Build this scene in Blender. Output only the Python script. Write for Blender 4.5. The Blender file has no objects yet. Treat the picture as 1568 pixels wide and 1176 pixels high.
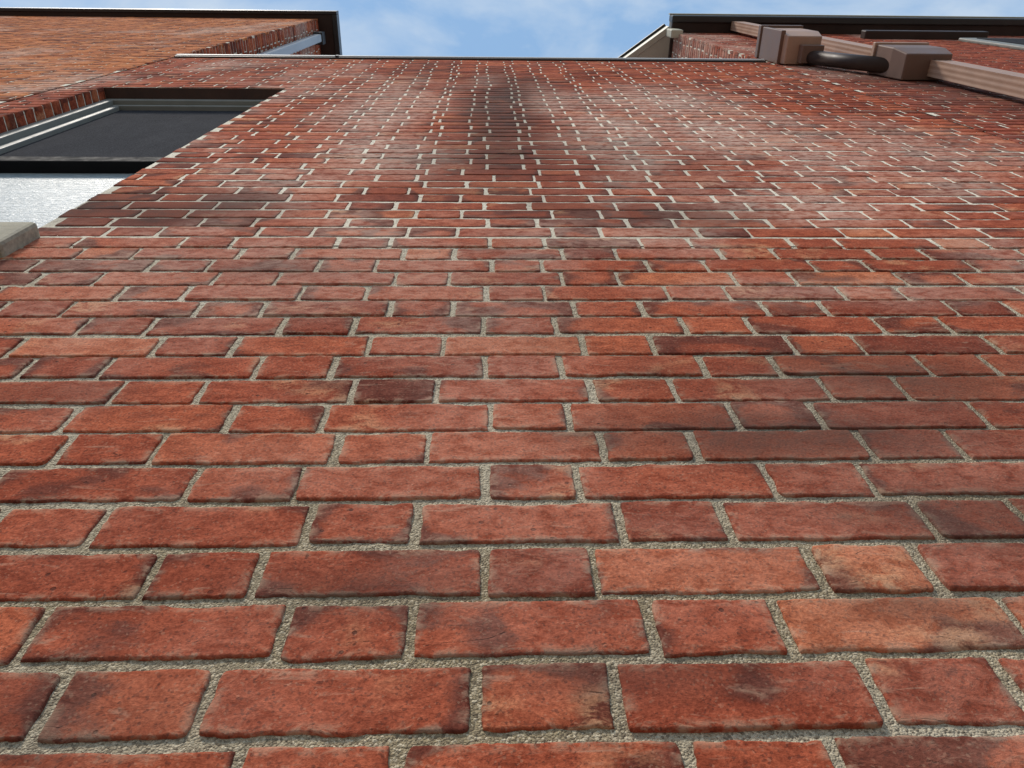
import bpy, math, numpy as np
from mathutils import Matrix, Vector
rng=np.random.default_rng(7)
sc=bpy.context.scene
CAMZ=1.5
# ------------------------------------------------------------------ node helpers
class NT:
    def __init__(s,mat):
        s.t=mat.node_tree; s.t.nodes.clear()
    def n(s,typ,ins=None,**kw):
        nd=s.t.nodes.new(typ)
        for k,v in kw.items(): setattr(nd,k,v)
        if ins:
            for k,v in ins.items():
                sock=nd.inputs[k]
                if isinstance(v,bpy.types.NodeSocket): s.t.links.new(v,sock)
                else: sock.default_value=v
        return nd
    def math(s,op,a,b=0.0,c=0.0,clamp=False):
        return s.n('ShaderNodeMath',{0:a,1:b,2:c},operation=op,use_clamp=clamp).outputs[0]
    def mr(s,v,a,b,c=0.0,d=1.0,smooth=False):
        return s.n('ShaderNodeMapRange',{'Value':v,'From Min':a,'From Max':b,'To Min':c,'To Max':d},
                   interpolation_type='SMOOTHSTEP' if smooth else 'LINEAR').outputs[0]
    def mix(s,f,a,b,mode='MIX'):
        nd=s.t.nodes.new('ShaderNodeMix'); nd.data_type='RGBA'; nd.blend_type=mode; nd.clamp_factor=True
        for i,v in ((0,f),(6,a),(7,b)):
            if isinstance(v,bpy.types.NodeSocket): s.t.links.new(v,nd.inputs[i])
            else: nd.inputs[i].default_value=v if i==0 else (v[0],v[1],v[2],1)
        return nd.outputs[2]
    def noise(s,vec,scale,detail=3.0,rough=.55,dist=0.0):
        return s.n('ShaderNodeTexNoise',{'Vector':vec,'Scale':scale,'Detail':detail,'Roughness':rough,'Distortion':dist}).outputs[0]
    def voro(s,vec,scale,feat='F1'):
        return s.n('ShaderNodeTexVoronoi',{'Vector':vec,'Scale':scale},feature=feat)
    def coord(s): return s.n('ShaderNodeTexCoord').outputs['Object']
    def scale(s,vec,x,y,z,loc=(0,0,0)):
        return s.n('ShaderNodeMapping',{'Vector':vec,'Scale':(x,y,z),'Location':loc}).outputs[0]
    def bump(s,h,strength,dist):
        return s.n('ShaderNodeBump',{'Height':h,'Strength':strength,'Distance':dist}).outputs[0]
    def out(s,color,rough,normal=None,metal=0.0,spec=.5):
        ins={'Base Color':color if isinstance(color,bpy.types.NodeSocket) else (*color,1),'Roughness':rough,'Metallic':metal,'Specular IOR Level':spec}
        if normal is not None: ins['Normal']=normal
        b=s.n('ShaderNodeBsdfPrincipled',ins)
        o=s.n('ShaderNodeOutputMaterial'); s.t.links.new(b.outputs[0],o.inputs[0])
def newmat(name):
    m=bpy.data.materials.new(name); m.use_nodes=True; return m,NT(m)

# weathering marks of the wall: (x, height over lens, rx, rz, strength)
DARK=[(.03,3.0,.19,1.4,1.0),(.04,2.3,.28,.7,.7),(.3,2.15,.45,.4,.4),(-.80,1.70,.36,.16,.95),(-.62,1.62,.2,.08,.6),(.42,1.66,.25,.14,.65),(.52,.88,.28,.11,.85),(.36,.74,.28,.08,.85),(-.02,1.9,.3,.12,.5),
      (.10,3.9,.35,.6,.6),(.60,.60,.3,.07,.8),(-.12,.50,.12,.04,.5),(2.2,4.0,.4,1.2,.75),(-.55,.85,.12,.05,.4),(.35,.47,.1,.03,.6),(-.33,.36,.14,.05,.4),(-.35,4.4,.2,.5,.4),(-.35,1.3,.2,.05,.35),(-.6,.45,.12,.04,.45),(.12,.40,.14,.03,.45)]
PALE=[(-.30,2.3,.22,.35,1),(.45,2.7,.2,.6,1.1),(.80,2.6,.3,.5,1.15),(.7,3.4,.4,.6,1.1),(.64,.55,.10,.10,.9),(.75,1.75,.35,.22,.9),(-.08,1.42,.28,.07,.5),(.28,3.4,.15,.5,1),(.35,1.5,.2,.12,.7),(-.5,1.95,.2,.2,.6),(-.4,3.2,.25,.7,1),(.6,1.2,.3,.07,.5),(1.3,2.4,.4,.5,.8)]

PAL={0:[(0,(.22,.052,.030)),(.22,(.31,.073,.038)),(.5,(.385,.094,.047)),(.8,(.45,.120,.057)),(1,(.53,.17,.078))],
     1:[(0,(.30,.088,.036)),(.3,(.45,.142,.052)),(.6,(.55,.188,.068)),(.85,(.60,.22,.080)),(1,(.65,.27,.11))],
     2:[(0,(.21,.051,.033)),(.3,(.29,.072,.043)),(.6,(.37,.094,.053)),(.85,(.42,.114,.062)),(1,(.48,.15,.085))]}
def brick_mat(name,variant=0,near=False):
    m,n=newmat(name); co=n.coord()
    at=n.n('ShaderNodeAttribute',attribute_name='bcol')
    sep=n.n('ShaderNodeSeparateColor',{0:at.outputs['Color']})
    r1,r2,r3=sep.outputs; edge=at.outputs['Alpha']
    wa=n.n('ShaderNodeAttribute',attribute_name='wx')
    sw=n.n('ShaderNodeSeparateColor',{0:wa.outputs['Color']})
    dark,pale,kiln=sw.outputs; scuff=wa.outputs['Alpha']
    off=n.n('ShaderNodeCombineXYZ',{0:n.math('MULTIPLY',r3,7.3),1:n.math('MULTIPLY',r1,5.1),2:n.math('MULTIPLY',r2,9.7)}).outputs[0]
    bc=n.n('ShaderNodeVectorMath',{0:co,1:off},operation='ADD').outputs[0]
    ramp=n.n('ShaderNodeValToRGB',{0:r1}); cr=ramp.color_ramp
    while len(cr.elements)<5: cr.elements.new(.5)
    for e,(p,c) in zip(cr.elements,PAL[variant]): e.position=p; e.color=(*c,1)
    c=ramp.outputs[0]
    n2=n.noise(n.scale(bc,1,1,1.7),36,5 if near else 2,.72,.5 if near else 0)
    n5=n.noise(co,300 if near else 330,2 if near else 1,.7)
    kk=n.math('ADD',kiln,n.math('MULTIPLY',n.math('SUBTRACT',n2,.5),1.3))
    c=n.mix(n.mr(kk,.34,.74,0,.80),c,(.125,.040,.029))
    c=n.mix(n.mr(n2,.36,.64),n.mix(1,c,(.72,.64,.62),'MULTIPLY'),n.mix(1,c,(1.22,1.22,1.16),'MULTIPLY'))
    c=n.mix(n.math('MULTIPLY',scuff,n.mr(n2,.42,.56,.03,.75)),c,(.62,.31,.155))
    c=n.mix(n.mr(n5,.36,.64),n.mix(1,c,(.76,.72,.72),'MULTIPLY'),n.mix(1,c,(1.19,1.20,1.20),'MULTIPLY'))
    h=n5
    if near:
        n4=n.noise(n.scale(bc,14,14,60),1.0,4,.7,1.2)
        c=n.mix(n.mr(n4,.60,.74,0,.45),c,(.58,.36,.24))
        c=n.mix(n.mr(n4,.36,.27,0,.6),c,(.085,.03,.023))
        # the occasional crack / drag mark of a moulded face
        n7=n.noise(n.scale(bc,7,7,30),1.0,1,.5,.4)
        crk=n.math('MULTIPLY',n.mr(n.math('ABSOLUTE',n.math('SUBTRACT',n7,.5)),.008,.002),n.math('MULTIPLY',n.mr(n2,.54,.60),n.mr(r2,.72,.80)))
        c=n.mix(n.math('MULTIPLY',crk,.6),c,(.05,.022,.018))
        vo=n.voro(bc,48)
        pitm=n.math('MULTIPLY',n.mr(vo.outputs['Distance'],.13,.09),n.mr(r3,.45,.8,0,1))
        c=n.mix(n.math('MULTIPLY',pitm,.7),c,(.05,.022,.018))
        # sand grains
        vg=n.voro(co,520)
        g=n.n('ShaderNodeSeparateColor',{0:vg.outputs['Color']}).outputs[1]
        c=n.mix(n.mr(g,.95,.97,0,.2),c,(.55,.34,.22))
        c=n.mix(n.mr(g,.10,.05,0,.5),c,(.08,.03,.022))
        sm=n.math('MULTIPLY',n.mr(edge,.34,0.0),n.mr(n2,.48,.58))
        c=n.mix(n.math('MULTIPLY',sm,.5),c,(.44,.33,.22))
        h=n.math('ADD',n.math('MULTIPLY',n5,.5),n.math('MULTIPLY',n2,1.7))
        h=n.math('SUBTRACT',h,n.math('ADD',n.math('MULTIPLY',pitm,.7),n.math('MULTIPLY',crk,.7)))
    c=n.mix(n.math('MULTIPLY',pale,n.mr(n2,.36,.58,.2,.95)),c,(.60,.43,.34))
    c=n.mix(n.math('MULTIPLY',dark,n.mr(n2,.25,.6,.5,.95)),c,(.066,.036,.029))
    n.out(c,.95,n.bump(h,.75 if near else .35,.0015),spec=.06)
    return m

def mortar_mat(name,near):
    m,n=newmat(name); co=n.coord()
    wa=n.n('ShaderNodeAttribute',attribute_name='wx')
    sw=n.n('ShaderNodeSeparateColor',{0:wa.outputs['Color']}); dark,pale,tone=sw.outputs
    c=n.mix(tone,(.34,.27,.165),(.88,.80,.64))
    g2=n.noise(co,170,3 if near else 2,.8)
    c=n.mix(n.mr(g2,.52,.30,0,.55),c,(.16,.12,.078))
    h=g2
    if near:
        vo=n.voro(co,520)
        g=n.n('ShaderNodeSeparateColor',{0:vo.outputs['Color']}).outputs[0]
        c=n.mix(n.mr(g,.72,.87,0,.6),c,(.70,.60,.43))
        c=n.mix(n.mr(g,.30,.14,0,.65),c,(.12,.092,.065))
        h=n.math('ADD',n.math('MULTIPLY',vo.outputs['Distance'],-.7),n.math('MULTIPLY',g2,1.6))
    c=n.mix(n.math('MULTIPLY',dark,.6),c,(.12,.092,.07))
    n.out(c,.95,n.bump(h,.9,.0023),spec=.06)
    return m

def simple(name,col,rough=.5,var=.25,sc_=30,bump=.2,metal=0,spec=.5):
    m,n=newmat(name); co=n.coord()
    a=n.noise(co,sc_,4,.65); b=n.noise(co,sc_*.12,3,.6,.5)
    f=n.mr(n.math('ADD',n.math('MULTIPLY',a,.5),n.math('MULTIPLY',b,.5)),.3,.7)
    c=n.mix(f,tuple(x*(1-var) for x in col),tuple(min(1,x*(1+var)) for x in col))
    n.out(c,n.mr(a,.3,.7,rough*.85,min(1,rough*1.15)),n.bump(a,bump,.001),metal,spec)
    return m
M_BR=brick_mat('red_brick',0); M_BRN_=brick_mat('red_brick_close',0,True)
M_BO=brick_mat('orange_brick',1); M_BP=brick_mat('weathered_brick',2)
M_MO=mortar_mat('sand_mortar',False); M_MON=mortar_mat('sand_mortar_close',True)
M_BLK=simple('black_gutter_metal',(.02,.019,.018),.4,.3)
M_RAIL=simple('black_sash_paint',(.012,.012,.013),.8,.3,30,.2,0,.1)
M_COP=simple('pale_flashing',(.62,.62,.60),.45,.15,12)
M_TAUPE=simple('taupe_aluminium',(.40,.25,.175),.5,.18,9,.1,0,.3)
M_TAUPED=simple('dark_taupe_aluminium',(.17,.10,.072),.5,.18,9,.1,0,.3)
M_BRN=simple('dark_brown_metal',(.045,.028,.022),.5,.3,9,.1,0,.2)
M_FRAME=simple('grey_window_paint',(.225,.225,.20),.55,.15,15,.15,0,.3)
M_CREAM=simple('cream_trim_paint',(.50,.47,.36),.55,.15,8,.15)
M_WHT=simple('pale_grey_paint',(.42,.45,.47),.5,.12,8,.1)
M_STONE=simple('limestone_sill',(.36,.32,.23),.9,.5,90,1.0)
M_STEEL=simple('rusty_lintel',(.07,.035,.025),.8,.4,40,.5)
M_ROOF=simple('roof_membrane',(.12,.12,.12),.9,.2,5,.4)
M_GRD=simple('paving',(.22,.21,.19),.9,.2,6,.6)
M_BODY=simple('inner_masonry',(.2,.09,.07),.9,.2,5,.4)
m,n=newmat('insect_screen'); co=n.coord()
a=n.noise(co,230,3,.85); b=n.noise(n.scale(co,1,1,.6),7,4,.7)
c=n.mix(n.mr(a,.35,.7),(.016,.017,.020),(.070,.071,.080)); c=n.mix(n.mr(b,.45,.7,0,.3),c,(.075,.075,.08))
n.out(c,.95,spec=.02); M_SCR=m
m,n=newmat('sky_reflection_glass'); co=n.coord()
a=n.noise(n.scale(co,1,1,3.5),22,5,.65,1.5)
c=n.mix(n.mr(a,.38,.66),(.24,.30,.32),(.42,.48,.50))  # pale rippled sky reflection painted into the pane colour
n.out(c,.4,n.bump(a,.7,.006),spec=.3); M_GLS=m

# ------------------------------------------------------------------ empties / mesh helpers
def empty(name):
    e=bpy.data.objects.new(name,None); sc.collection.objects.link(e); return e
def obj(name,me,mat,parent):
    o=bpy.data.objects.new(name,me); sc.collection.objects.link(o); me.materials.append(mat)
    if parent: o.parent=parent
    return o
def box(name,x0,x1,y0,y1,h0,h1,mat,parent,bev=.003):
    vs=[(x,y,z+CAMZ) for z in (h0,h1) for y in (y0,y1) for x in (x0,x1)]
    fs=[(0,2,3,1),(4,5,7,6),(0,1,5,4),(2,6,7,3),(0,4,6,2),(1,3,7,5)]
    me=bpy.data.meshes.new(name); me.from_pydata(vs,[],fs); o=obj(name,me,mat,parent)
    if bev:
        b=o.modifiers.new('b','BEVEL'); b.width=bev; b.segments=2
    return o
def poly(name,vs,fs,mat,parent,bev=0):
    me=bpy.data.meshes.new(name); me.from_pydata([(x,y,z+CAMZ) for x,y,z in vs],[],fs); o=obj(name,me,mat,parent)
    if bev:
        b=o.modifiers.new('b','BEVEL'); b.width=bev; b.segments=2
    return o
def vnoise(x,y,z):
    def hsh(i,j,k):
        v=(i*374761393+j*668265263+k*1274126177+k*k*97)&0xffffffff
        v=((v^(v>>13))*1274126177)&0xffffffff
        return ((v^(v>>16))&0xffff)/65535.0
    x=np.asarray(x,float);y=np.asarray(y,float);z=np.asarray(z,float)
    xi=np.floor(x).astype(np.int64); yi=np.floor(y).astype(np.int64); zi=np.floor(z).astype(np.int64)
    fx,fy,fz=x-xi,y-yi,z-zi
    fx=fx*fx*(3-2*fx); fy=fy*fy*(3-2*fy); fz=fz*fz*(3-2*fz)
    r=0
    for a in (0,1):
        for b in (0,1):
            for c in (0,1):
                r=r+hsh(xi+a,yi+b,zi+c)*(fx if a else 1-fx)*(fy if b else 1-fy)*(fz if c else 1-fz)
    return r*2-1
def fbm(x,y,z,oc=3):
    s=0;a=1;t=0
    for i in range(oc):
        s=s+a*vnoise(x*2**i,y*2**i,z+i*17.3); t+=a; a*=.55
    return s/t
def sstep(v,a,b):
    t=np.clip((v-a)/(b-a),0,1); return t*t*(3-2*t)
def marks(X,H,lst,seed):
    w=fbm(X*5,H*4,X*0+seed,4)*.8
    acc=np.zeros_like(X)
    for (x,h,rx,rz,s) in lst:
        l=np.sqrt(((X-x)/rx)**2+((H-h)/rz)**2)+w
        acc=np.maximum(acc,s*sstep(-l,-1.5,-.1))
    return acc
def weather(co,front):
    X=co[:,0]+co[:,1]*.7; H=co[:,2]-CAMZ
    big=fbm(X*1.4,H*1.2,X*0+3.3,4); bg2=fbm(X*7,H*9,X*0+8.1,3)
    dark=sstep(big+.5*bg2,.30,.9)*.45
    pale=sstep(fbm(X*2.0,H*1.5,X*0+21,4)+.35*bg2,.0,.5)*.65*(.25+.75*sstep(H,.5,2.3))
    if front:
        dark=np.maximum(dark,marks(X,H,DARK,5.5)); pale=np.maximum(pale,marks(X,H,PALE,9.5)*.78)
    streak=sstep(fbm(X*9,H*.8,X*0+40,3),.25,.7)*sstep(H,1.2,3)*.25
    return np.clip(dark+streak,0,1),np.clip(pale,0,1)
def build_mesh(name,co,quads,attrs):
    me=bpy.data.meshes.new(name); nv=len(co); nf=len(quads)
    me.vertices.add(nv); me.vertices.foreach_set('co',co.astype(np.float32).ravel())
    me.loops.add(nf*4); me.loops.foreach_set('vertex_index',quads.astype(np.int32).ravel())
    me.polygons.add(nf); me.polygons.foreach_set('loop_start',np.arange(0,nf*4,4,dtype=np.int32))
    me.update(calc_edges=True); me.validate()
    me.polygons.foreach_set('use_smooth',np.ones(nf,dtype=bool))
    for k,v in attrs.items():
        a=me.attributes.new(k,'FLOAT_COLOR','POINT'); a.data.foreach_set('color',v.astype(np.float32).ravel())
    return me
CH=.0677; ZB=.350+CAMZ; P=.3045
HC=(.047,-.1185)
def layout(xa,xb,ka,kb,openings=(),xshift=0.0):
    out=[]
    for k in range(ka,kb):
        z0=ZB+k*CH; z1=z0+CH
        c0=HC[k%2]+xshift+rng.normal(0,.0045)
        n0=int(math.floor((xa-c0)/P))-1; n1=int(math.ceil((xb-c0)/P))+1
        js=[]
        for q in range(n0,n1+1):
            js.append(c0+q*P-.052+rng.normal(0,.0035)); js.append(c0+q*P+.052+rng.normal(0,.0035))
        zc=rng.normal(0,.0008)
        for a,b in zip(js[:-1],js[1:]):
            segs=[(max(a,xa-.005),min(b,xb+.005))]
            for (oa,ob,oka,okb) in openings:
                if oka<=k<okb:
                    ns=[]
                    for (p,q2) in segs:
                        if q2<=oa or p>=ob: ns.append((p,q2)); continue
                        if p<oa: ns.append((p,oa+.005))
                        if q2>ob: ns.append((ob-.005,q2))
                    segs=ns
            for (p,q2) in segs:
                if q2-p<.03: continue
                j=.0044+rng.normal(0,.0010); j2=.0044+rng.normal(0,.0010)
                out.append((p+j,q2-j2,z0+.0043+rng.normal(0,.0010)+zc,z1-.0043+rng.normal(0,.0010)+zc))
    return np.array(out)
def bricks_verts(B,nu,nv,soft):
    N=len(B)
    def axis(nin):
        t=[0,0,0,0]+[(i+1)/(nin+1) for i in range(nin)]+[1,1,1,1]
        o=[0,0,.0008,.0024]+[0]*nin+[-.0024,-.0008,0,0]
        d=[.016,.0016,.0004,.0]+[0]*nin+[0,.0004,.0016,.016]
        if not soft:
            t=[0,0,0]+[(i+1)/(nin+1) for i in range(nin)]+[1,1,1]
            o=[0,0,.0016]+[0]*nin+[-.0016,0,0]
            d=[.016,.0010,0]+[0]*nin+[0,.0010,.016]
        return np.array(t),np.array(o),np.array(d)
    tu,ou,du=axis(nu); tv,ov,dv=axis(nv)
    U=len(tu);V=len(tv)
    x0,x1,z0,z1=[B[:,i][:,None,None] for i in range(4)]
    X=(x0+(x1-x0)*tu[None,:,None]+ou[None,:,None])+0*tv[None,None,:]
    Z=(z0+(z1-z0)*tv[None,None,:]+ov[None,None,:])+0*tu[None,:,None]
    D=np.maximum(du[None,:,None],dv[None,None,:])+0*X
    D=D+.5*np.minimum(du[None,:,None],dv[None,None,:])*(D<.01)
    seed=np.arange(N)[:,None,None]*13.37+rng.random()*50+0*X
    dx=np.minimum(X-x0,x1-X); dz=np.minimum(Z-z0,z1-Z)
    ed=np.clip(np.minimum(dx,dz),0,1); exn=np.clip(dx,0,1)
    w=np.exp(-ed/.010)
    back=D>.01
    cw=np.exp(-(np.clip(dx,0,1)+np.clip(dz,0,1))/.0035)*.0030*np.clip(.2+1.3*vnoise(X*30,Z*30,seed+11),0,1)
    X2=X+ (vnoise(X*45,Z*45,seed)*.0012+vnoise(X*190,Z*190,seed+5)*.0010)*w + cw*np.sign((x0+x1)/2-X)
    Z2=Z+ (vnoise(X*28,Z*28,seed+31)*.0018+vnoise(X*180,Z*180,seed+77)*.0011)*w + cw*np.sign((z0+z1)/2-Z)
    tiltx=rng.normal(0,.003,N)[:,None,None]; tiltz=rng.normal(0,.012,N)[:,None,None]; oy=np.clip(rng.normal(0,.0005,N),-.001,.0007)[:,None,None]
    Y=oy+np.clip(tiltx*(X-(x0+x1)/2)+tiltz*(Z-(z0+z1)/2),-.0012,.0007)
    Y=Y+vnoise(X*18,Z*22,seed+9)*.0004+vnoise(X*75,Z*75,seed+3)*.0003
    Y=np.minimum(Y,.0009)+D
    if soft:
        ch=np.clip((vnoise(X*38,Z*38,seed+60)-.45)/.25,0,1)*np.exp(-ed/.004)
        Y=Y+ch*.0022*(~back)
        cr=np.clip((vnoise(X*12,Z*80,seed+90)-.76)/.12,0,1); Y=Y+cr*.0008*(~back)
    Y=np.where(back,.016,Y)
    co=np.stack([X2,Y,Z2],-1).reshape(-1,3)
    r=rng.random((N,3))
    r[:,0]=np.clip(rng.normal(.5,.22,N),0,1)
    E=np.clip(ed/.03,0,1)
    col=np.stack([r[:,0][:,None,None]+0*X,r[:,1][:,None,None]+0*X,r[:,2][:,None,None]+0*X,E],-1).reshape(-1,4)
    k=fbm(X*10,Z*17,seed+200,3)
    kiln=sstep(k+.42*sstep(r[:,1][:,None,None]+0*X,.66,1.0)+.60*np.exp(-exn/.024)*(r[:,2][:,None,None]-.15)+.22*np.exp(-ed/.006),.13,.76)
    sc2=sstep(fbm(X*13,Z*16,seed+400,2),.28,.60)*(.35+.65*r[:,1][:,None,None])
    ks=np.stack([kiln,sc2],-1).reshape(-1,2)
    i=np.arange(U-1)[:,None];j=np.arange(V-1)[None,:]
    q=np.stack([i*V+j,(i+1)*V+j,(i+1)*V+j+1,i*V+j+1],-1).reshape(-1,4)
    Q=(q[None]+(np.arange(N)*U*V)[:,None,None]).reshape(-1,4)
    return co,Q,col,ks
def wall(name,B,mat,parent,xf=None,lod=False,front=False):
    cx=(B[:,0]+B[:,1])/2; cz=B[:,2]-CAMZ; ln=B[:,1]-B[:,0]
    if lod:
        near=(np.abs(cx)<1.4)&(cz>.2)&(cz<1.45); mid=(~near)&(np.abs(cx)<1.9)&(cz>-.2)&(cz<2.6)
    else: near=mid=np.zeros(len(B),bool)
    far=~near&~mid
    for grp,m2,sub in ((0,(M_BRN_),((near&(ln>.13),44,12,True),(near&(ln<=.13),22,12,True))),(1,mat,((mid,12,5,True),(far,3,1,False)))):
        cos=[];qs=[];cl=[];kk=[];o=0
        for msk,nu,nv,s in sub:
            if msk.sum()==0: continue
            c,q,k,ks=bricks_verts(B[msk],nu,nv,s); cos.append(c);qs.append(q+o);cl.append(k);kk.append(ks);o+=len(c)
        if not cos: continue
        co=np.concatenate(cos); ks=np.concatenate(kk)
        if xf is not None: co=xf(co)
        d,p=weather(co,front)
        obj(name+('_close' if grp==0 else ''),build_mesh(name,co,np.concatenate(qs),{'bcol':np.concatenate(cl),'wx':np.stack([d,p,ks[:,0],ks[:,1]],-1)}),m2,parent)
def mortar(name,rects,parent,xf=None,y=.0020,front=False):
    for cl in (True,False):
        cos=[];qs=[];o=0
        for (x0,x1,z0,z1,step) in rects:
            if (step<.02)!=cl: continue
            U=max(2,int((x1-x0)/step)+1);V=max(2,int((z1-z0)/step)+1)
            X,Z=np.meshgrid(np.linspace(x0,x1,U),np.linspace(z0,z1,V),indexing='ij')
            Y=y+0*X
            if cl: Y=Y+.0011+vnoise(X*110,Z*110,X*0+2.5)*.0005+vnoise(X*30,Z*30,X*0+8.5)*.0004
            cos.append(np.stack([X,Y,Z],-1).reshape(-1,3))
            i=np.arange(U-1)[:,None];j=np.arange(V-1)[None,:]
            q=np.stack([i*V+j,(i+1)*V+j,(i+1)*V+j+1,i*V+j+1],-1).reshape(-1,4)
            qs.append(q+o);o+=U*V
        if not cos: continue
        co=np.concatenate(cos)
        if xf is not None: co=xf(co)
        d,p=weather(co,front); X=co[:,0]+co[:,1];H=co[:,2]-CAMZ
        t=np.clip(.12+.38*fbm(X*4,H*6,X*0+70,3)+.85*sstep(H,.5,2.1)+.2*p,0,1)
        obj(name+('_close' if cl else ''),build_mesh(name,co,np.concatenate(qs),{'wx':np.stack([d,p,t,t],-1)}),M_MON if cl else M_MO,parent)

# ------------------------------------------------------------------ building
bld=empty('brick_building')
K0=-27; KT=70
XL,XR=-1.93,1.74
HT=.350+KT*CH
WX0,WX1=-1.76,-.935; WK0,WK1=17,50
WH0=.350+WK0*CH; WH1=.350+WK1*CH
wall('front_wall_bricks',layout(XL,XR,K0,KT,[(WX0,WX1,WK0,WK1)]),M_BR,bld,lod=True,front=True)
zb=0.0; n0=.22+CAMZ; n1=1.45+CAMZ; S_=.06
mortar('front_wall_mortar',[(-1.4,1.4,n0,n1,.005),(XL,-1.4,n0,n1,S_),(1.4,XR,n0,n1,S_),(XL,XR,zb,n0,S_),
   (XL,XR,n1,WH0+CAMZ,S_),(XL,WX0,WH0+CAMZ,WH1+CAMZ,S_),(WX1,XR,WH0+CAMZ,WH1+CAMZ,S_),(XL,XR,WH1+CAMZ,HT+CAMZ,S_)],bld,front=True)
KL=136; HL=.350+KL*CH
off=lambda dy:(lambda c:c+np.array([0,dy,0]))
wall('left_wing_bricks',layout(-7.5,XL-.004,K0,KL,xshift=.07),M_BO,bld,off(-.004))
mortar('left_wing_mortar',[(-7.5,XL-.004,0,HL+CAMZ,.2)],bld,off(-.004))
wall('left_wing_side_bricks',layout(-.004,4.0,KT-6,KL),M_BR,bld,lambda c:np.stack([XL-.004-c[:,1],c[:,0],c[:,2]],-1))
mortar('left_wing_side_mortar',[(-.002,4.0,HT-.3+CAMZ,HL+CAMZ,.2)],bld,lambda c:np.stack([XL-.004-c[:,1],c[:,0],c[:,2]],-1))
KR=110; HR=.350+KR*CH
wall('right_wing_bricks',layout(XR+.004,7.5,K0,KR,xshift=-.05),M_BP,bld,off(-.003),front=True)
mortar('right_wing_mortar',[(XR+.004,7.5,0,HR+CAMZ,.15)],bld,off(-.003),front=True)
wall('right_wing_side_bricks',layout(-4.0,.003,KT-6,KR+8),M_BP,bld,lambda c:np.stack([XR+.004+c[:,1],-c[:,0],c[:,2]],-1))
mortar('right_wing_side_mortar',[(-4.0,.001,HT-.3+CAMZ,HR+.5+CAMZ,.2)],bld,lambda c:np.stack([XR+.004+c[:,1],-c[:,0],c[:,2]],-1))
box('centre_light_block',XL+.02,XR-.02,.16,6,-1.5,HT-.02,M_BODY,bld,0)  # unseen interior box, added to block light behind the wall
box('left_body',-7.4,XL-.03,.06,6,-1.49,HL-.02,M_BODY,bld,0)
box('right_body',XR+.03,7.4,.06,6,-1.49,HR-.02,M_BODY,bld,0)
box('wall_head_course',XL+.002,XR-.002,.018,.16,HT-.12,HT-.001,M_BODY,bld,0)
box('coping_drip',XL+.002,XR-.002,-.010,.2,HT,HT+.022,M_BLK,bld,.002)
box('coping_flashing',XL+.002,XR-.002,-.017,.45,HT+.022,HT+.05,M_COP,bld,.004)
box('coping_joint',-.95,-.93,-.019,.2,HT+.012,HT+.052,M_BLK,bld,0)
box('left_eave_soffit',-7.6,XL+.16,-.05,4,HL,HL+.05,M_BRN,bld,.004)
box('left_eave_gutter',-7.6,XL+.215,-.085,-.05,HL-.02,HL+.13,M_BLK,bld,.006)
box('left_side_gutter',XL+.16,XL+.215,-.05,4,HL-.02,HL+.13,M_BLK,bld,.006)
box('left_roof',-7.6,XL+.2,-.06,6,HL+.10,HL+.2,M_ROOF,bld,0)
box('left_side_pipe',XL+.008,XL+.085,.13,.21,HT+.1,HL-.3,M_WHT,bld,.012)
box('left_side_pipe_head',XL+.008,XL+.10,.11,.24,HL-.35,HL-.2,M_BLK,bld,.01)
box('right_eave_soffit',XR-.02,7.6,-.09,.6,HR,HR+.04,M_BRN,bld,.004)
box('right_eave_gutter',XR-.03,7.6,-.150,-.09,HR-.03,HR+.12,M_BLK,bld,.01)
box('right_drip_edge',XR-.035,7.6,-.162,-.150,HR+.085,HR+.13,M_CREAM,bld,.002)
box('right_roof',XR+.0,7.6,-.13,6,HR+.13,HR+.22,M_ROOF,bld,0)
box('corner_block',XR-.07,XR+.04,-.04,.03,HR-.22,HR-.005,M_CREAM,bld,.01)
A=(1.72,-.02,HR-.02); Bp=(1.20,.43,HR+.36)
poly('rake_soffit',[(XR,-.02,HR-.0),(A[0],A[1],A[2]+.01),(Bp[0],Bp[1],Bp[2]),(XR,.7,HR+.36)],[(0,1,2,3)],M_CREAM,bld)
def board(name,a,b,w,t,mat):
    a=Vector(a);b=Vector(b);d=(b-a).normalized(); s=d.cross(Vector((0,0,1))).normalized(); up=Vector((0,0,1))
    vs=[];
    for p in (a,b):
        for q,r in ((0,0),(t,0),(t,w),(0,w)): vs.append(tuple(p+s*q+up*r))
    return poly(name,vs,[(0,1,2,3),(7,6,5,4),(0,4,5,1),(1,5,6,2),(2,6,7,3),(3,7,4,0)],mat,bld,.004)
board('rake_board',A,Bp,.16,-.05,M_CREAM)
board('rake_gutter',(A[0]-.03,A[1]-.03,A[2]+.13),(Bp[0]-.03,Bp[1]-.03,Bp[2]+.13),.03,-.03,M_BLK)
box('right_window_frame',4.05,5.2,-.03,.0,5.9,7.05,M_FRAME,bld,.01)
box('right_window_pane',4.15,5.1,-.035,-.03,6.0,6.95,M_SCR,bld,0)
box('right_window_hood',3.3,4.4,-.07,.0,7.2,7.3,M_BRN,bld,.01)
box('window_lintel',WX0,WX1,.006,.06,WH1-.001,WH1+.012,M_STEEL,bld,.001)
box('window_head',WX0,WX1,.05,.15,WH1-.045,WH1-.002,M_FRAME,bld,.004)
box('window_head_inner',WX0+.05,WX1-.05,.07,.15,WH1-.075,WH1-.046,M_FRAME,bld,.003)
wall('window_left_reveal_bricks',layout(.0,.06,WK0,WK1),M_BR,bld,lambda c:np.stack([WX0-c[:,1]+.001,c[:,0],c[:,2]],-1))
mortar('window_left_reveal_mortar',[(0.004,.12,WH0+CAMZ,WH1+CAMZ,.1)],bld,lambda c:np.stack([WX0-c[:,1]+.001,c[:,0],c[:,2]],-1))
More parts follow.
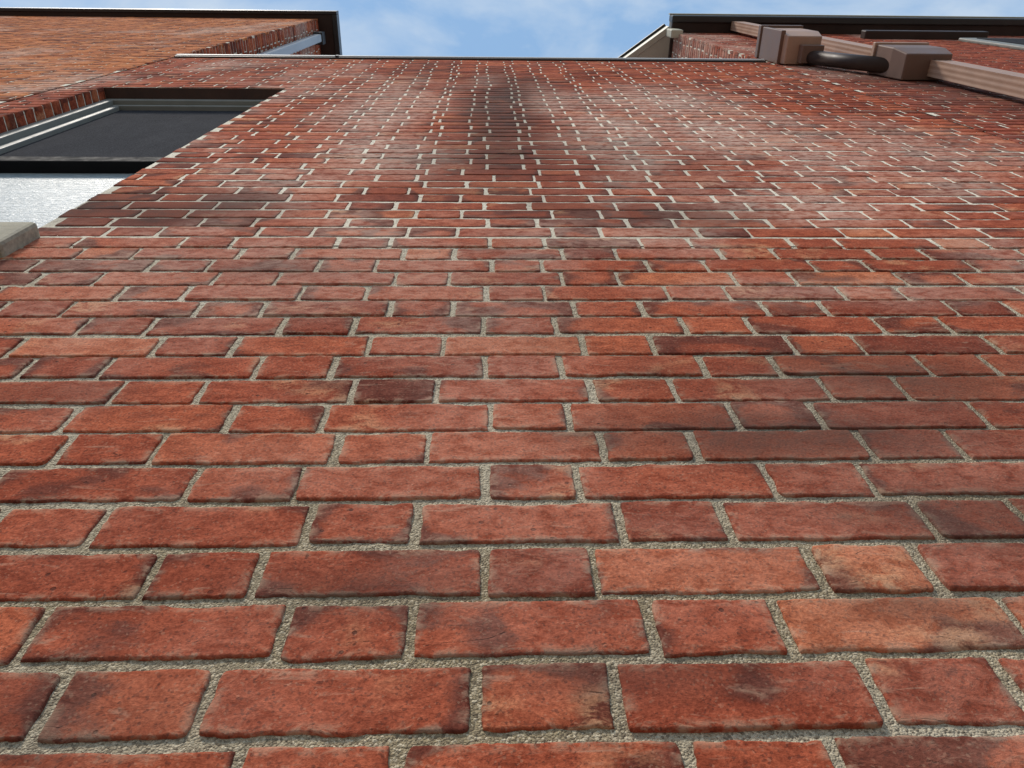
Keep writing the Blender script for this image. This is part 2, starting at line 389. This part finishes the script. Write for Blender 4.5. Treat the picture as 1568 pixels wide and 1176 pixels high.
mortar('window_right_reveal_mortar',[(-.12,-.004,WH0+CAMZ,WH1+CAMZ,.1)],bld,lambda c:np.stack([WX1+c[:,1]-.001,-c[:,0],c[:,2]],-1))
box('window_left_jamb',WX0+.002,WX0+.05,.05,.15,WH0,WH1-.046,M_FRAME,bld,.004)
box('window_left_jamb_inner',WX0+.05,WX0+.085,.072,.15,WH0,WH1-.076,M_FRAME,bld,.004)
box('window_right_jamb',WX1-.05,WX1-.002,.05,.15,WH0,WH1-.046,M_FRAME,bld,.004)
box('window_upper_screen',WX0+.085,WX1-.05,.090,.10,2.62,WH1-.076,M_SCR,bld,0)
box('window_meeting_rail',WX0+.085,WX1-.05,.078,.13,2.55,2.62,M_RAIL,bld,.004)
box('window_lower_glass',WX0+.085,WX1-.05,.118,.125,WH0,2.55,M_GLS,bld,0)
box('window_sill',WX0-.04,WX1+.035,-.030,.15,WH0-2*CH+.002,WH0+.004,M_STONE,bld,.008)

# ------------------------------------------------------------------ downspout
ds=empty('downspout')
def pipe(name,a,b,wx,wy,mat,flute=.004):
    a=Vector((a[0],a[1],a[2]+CAMZ)); b=Vector((b[0],b[1],b[2]+CAMZ)); d=(b-a).normalized()
    ex=Vector((1,0,0)); ex=(ex-d*ex.dot(d)).normalized(); ey=d.cross(ex)
    hx,hy=wx/2,wy/2
    if flute<=0:
        prof=[]; rr=min(hx,hy)*.95
        for cx,cy,a0 in ((hx-rr,hy-rr,0),(-hx+rr,hy-rr,90),(-hx+rr,-hy+rr,180),(hx-rr,-hy+rr,270)):
            for i in range(8):
                t=math.radians(a0+i*90/7); prof.append((cx+rr*math.cos(t),cy+rr*math.sin(t)))
    else:
        prof=[]
        def side(p,q,nn,nrm):
            for i in range(nn):
                t=i/nn; o=flute*(.5-.5*math.cos(t*6.2832*3))
                prof.append((p[0]+(q[0]-p[0])*t-nrm[0]*o,p[1]+(q[1]-p[1])*t-nrm[1]*o))
        side((-hx,-hy),(hx,-hy),18,(0,-1)); side((hx,-hy),(hx,hy),18,(1,0)); side((hx,hy),(-hx,hy),18,(0,1)); side((-hx,hy),(-hx,-hy),18,(-1,0))
    N=len(prof); vs=[]
    for p in (a,b):
        for u,v in prof: vs.append(tuple(p+ex*u+ey*v))
    fs=[(i,(i+1)%N,N+(i+1)%N,N+i) for i in range(N)]+[tuple(range(N))[::-1],tuple(range(N,2*N))]
    me=bpy.data.meshes.new(name); me.from_pydata(vs,[],fs)
    for p in me.polygons: p.use_smooth=len(p.vertices)==4 and flute<=0
    return obj(name,me,mat,ds)
DX,DY=2.32,-.068
pipe('upper_pipe',(DX,DY,HR-.02),(DX,DY,4.45),.10,.078,M_TAUPE,.0015)
pipe('lower_pipe',(DX,DY,4.30),(DX,DY,-1.3),.10,.078,M_TAUPE,.0015)
def head(name,x0,x1,y0,y1,h0,h1,tap,mat):
    vs=[(x0+tap,y0+tap,h0),(x1-tap,y0+tap,h0),(x1-tap,y1,h0),(x0+tap,y1,h0),(x0,y0,h0+.12),(x1,y0,h0+.12),(x1,y1,h0+.12),(x0,y1,h0+.12),
        (x0,y0,h1),(x1,y0,h1),(x1,y1,h1),(x0,y1,h1)]
    fs=[(3,2,1,0),(0,1,5,4),(1,2,6,5),(2,3,7,6),(3,0,4,7),(4,5,9,8),(5,6,10,9),(6,7,11,10),(7,4,8,11),(8,9,10,11)]
    return poly(name,vs,fs,mat,ds,.006)
head('scupper_head',1.765,2.01,-.185,-.008,4.90,5.32,.02,M_TAUPE)
box('scupper_head_rim',1.75,2.025,-.20,-.006,5.32,5.37,M_TAUPED,ds,.004)
box('scupper_side_strap',1.757,1.785,-.192,-.006,4.95,5.3,M_TAUPED,ds,.004)
box('scupper_outlet_collar',1.86,1.99,-.12,-.02,4.84,4.903,M_TAUPED,ds,.004)
head('junction_head',2.12,2.40,-.155,-.008,4.15,4.46,.02,M_TAUPED)
box('junction_head_rim',2.11,2.41,-.165,-.006,4.46,4.49,M_TAUPE,ds,.004)
pipe('offset_pipe',(1.91,-.050,4.93),(2.17,-.060,4.28),.10,.078,M_BRN,0)
for i,h in enumerate((6.9,3.2,1.2,-.4)):
    box('strap_%d'%i,DX-.056,DX+.056,DY-.043,-.006,h,h+.03,M_TAUPED,ds,.002)

# ------------------------------------------------------------------ ground
me=bpy.data.meshes.new('ground'); S=150
me.from_pydata([(-S,-S,0),(S,-S,0),(S,S,0),(-S,S,0)],[],[(0,1,2,3)]); obj('ground',me,M_GRD,None)

# ------------------------------------------------------------------ world / sun
el,az=math.radians(56),math.radians(-35)
sd=Vector((math.sin(az)*math.cos(el),-math.cos(az)*math.cos(el),math.sin(el)))
w=bpy.data.worlds.new('World'); sc.world=w; w.use_nodes=True
t=w.node_tree; t.nodes.clear(); N_=t.nodes.new; L=t.links.new
sky=N_('ShaderNodeTexSky'); sky.sky_type='NISHITA'; sky.sun_disc=False; sky.sun_elevation=el
sky.sun_rotation=math.atan2(sd.x,sd.y); sky.air_density=1.0; sky.dust_density=.6
v1=N_('ShaderNodeMix'); v1.data_type='RGBA'; v1.inputs[0].default_value=.65; L(sky.outputs[0],v1.inputs[6]); v1.inputs[7].default_value=(2.0,3.9,6.5,1)
tc=N_('ShaderNodeTexCoord'); mp=N_('ShaderNodeMapping'); mp.inputs['Scale'].default_value=(1.8,3.4,1.0); mp.inputs['Location'].default_value=(.4,.9,0); L(tc.outputs['Generated'],mp.inputs[0])
nz=N_('ShaderNodeTexNoise'); nz.inputs['Scale'].default_value=2.8; nz.inputs['Detail'].default_value=6; nz.inputs['Roughness'].default_value=.55; nz.inputs['Distortion'].default_value=.3
L(mp.outputs[0],nz.inputs[0])
mr=N_('ShaderNodeMapRange'); mr.inputs['From Min'].default_value=.38; mr.inputs['From Max'].default_value=.66; mr.inputs['To Min'].default_value=.10; mr.inputs['To Max'].default_value=.8
L(nz.outputs[0],mr.inputs[0])
mx=N_('ShaderNodeMix'); mx.data_type='RGBA'; L(mr.outputs[0],mx.inputs[0]); L(v1.outputs[2],mx.inputs[6]); mx.inputs[7].default_value=(5.0,5.6,6.2,1)
bg=N_('ShaderNodeBackground'); bg.inputs[1].default_value=.14; L(mx.outputs[2],bg.inputs[0])
ow=N_('ShaderNodeOutputWorld'); L(bg.outputs[0],ow.inputs[0])
sl=bpy.data.lights.new('sun','SUN'); sl.energy=3.0; sl.angle=math.radians(10); sl.color=(1,.92,.82)
so=bpy.data.objects.new('sun',sl); sc.collection.objects.link(so); so.rotation_euler=sd.to_track_quat('Z','Y').to_euler()

# ------------------------------------------------------------------ camera
u=Vector((-36,628,-1158)).normalized(); r=Vector((1,.004,-.0289)); r=(r-u*r.dot(u)).normalized(); y=u.cross(r)
R=Matrix((r,y,u))
cam=bpy.data.cameras.new('camera'); cam.lens=26.59; cam.sensor_width=36; cam.clip_start=.01; cam.clip_end=500
cob=bpy.data.objects.new('camera',cam); sc.collection.objects.link(cob)
cob.matrix_world=Matrix.Translation((0,-.472,CAMZ))@R.to_4x4()
sc.camera=cob
sc.view_settings.view_transform='Standard'; sc.view_settings.look='None'; sc.view_settings.exposure=0
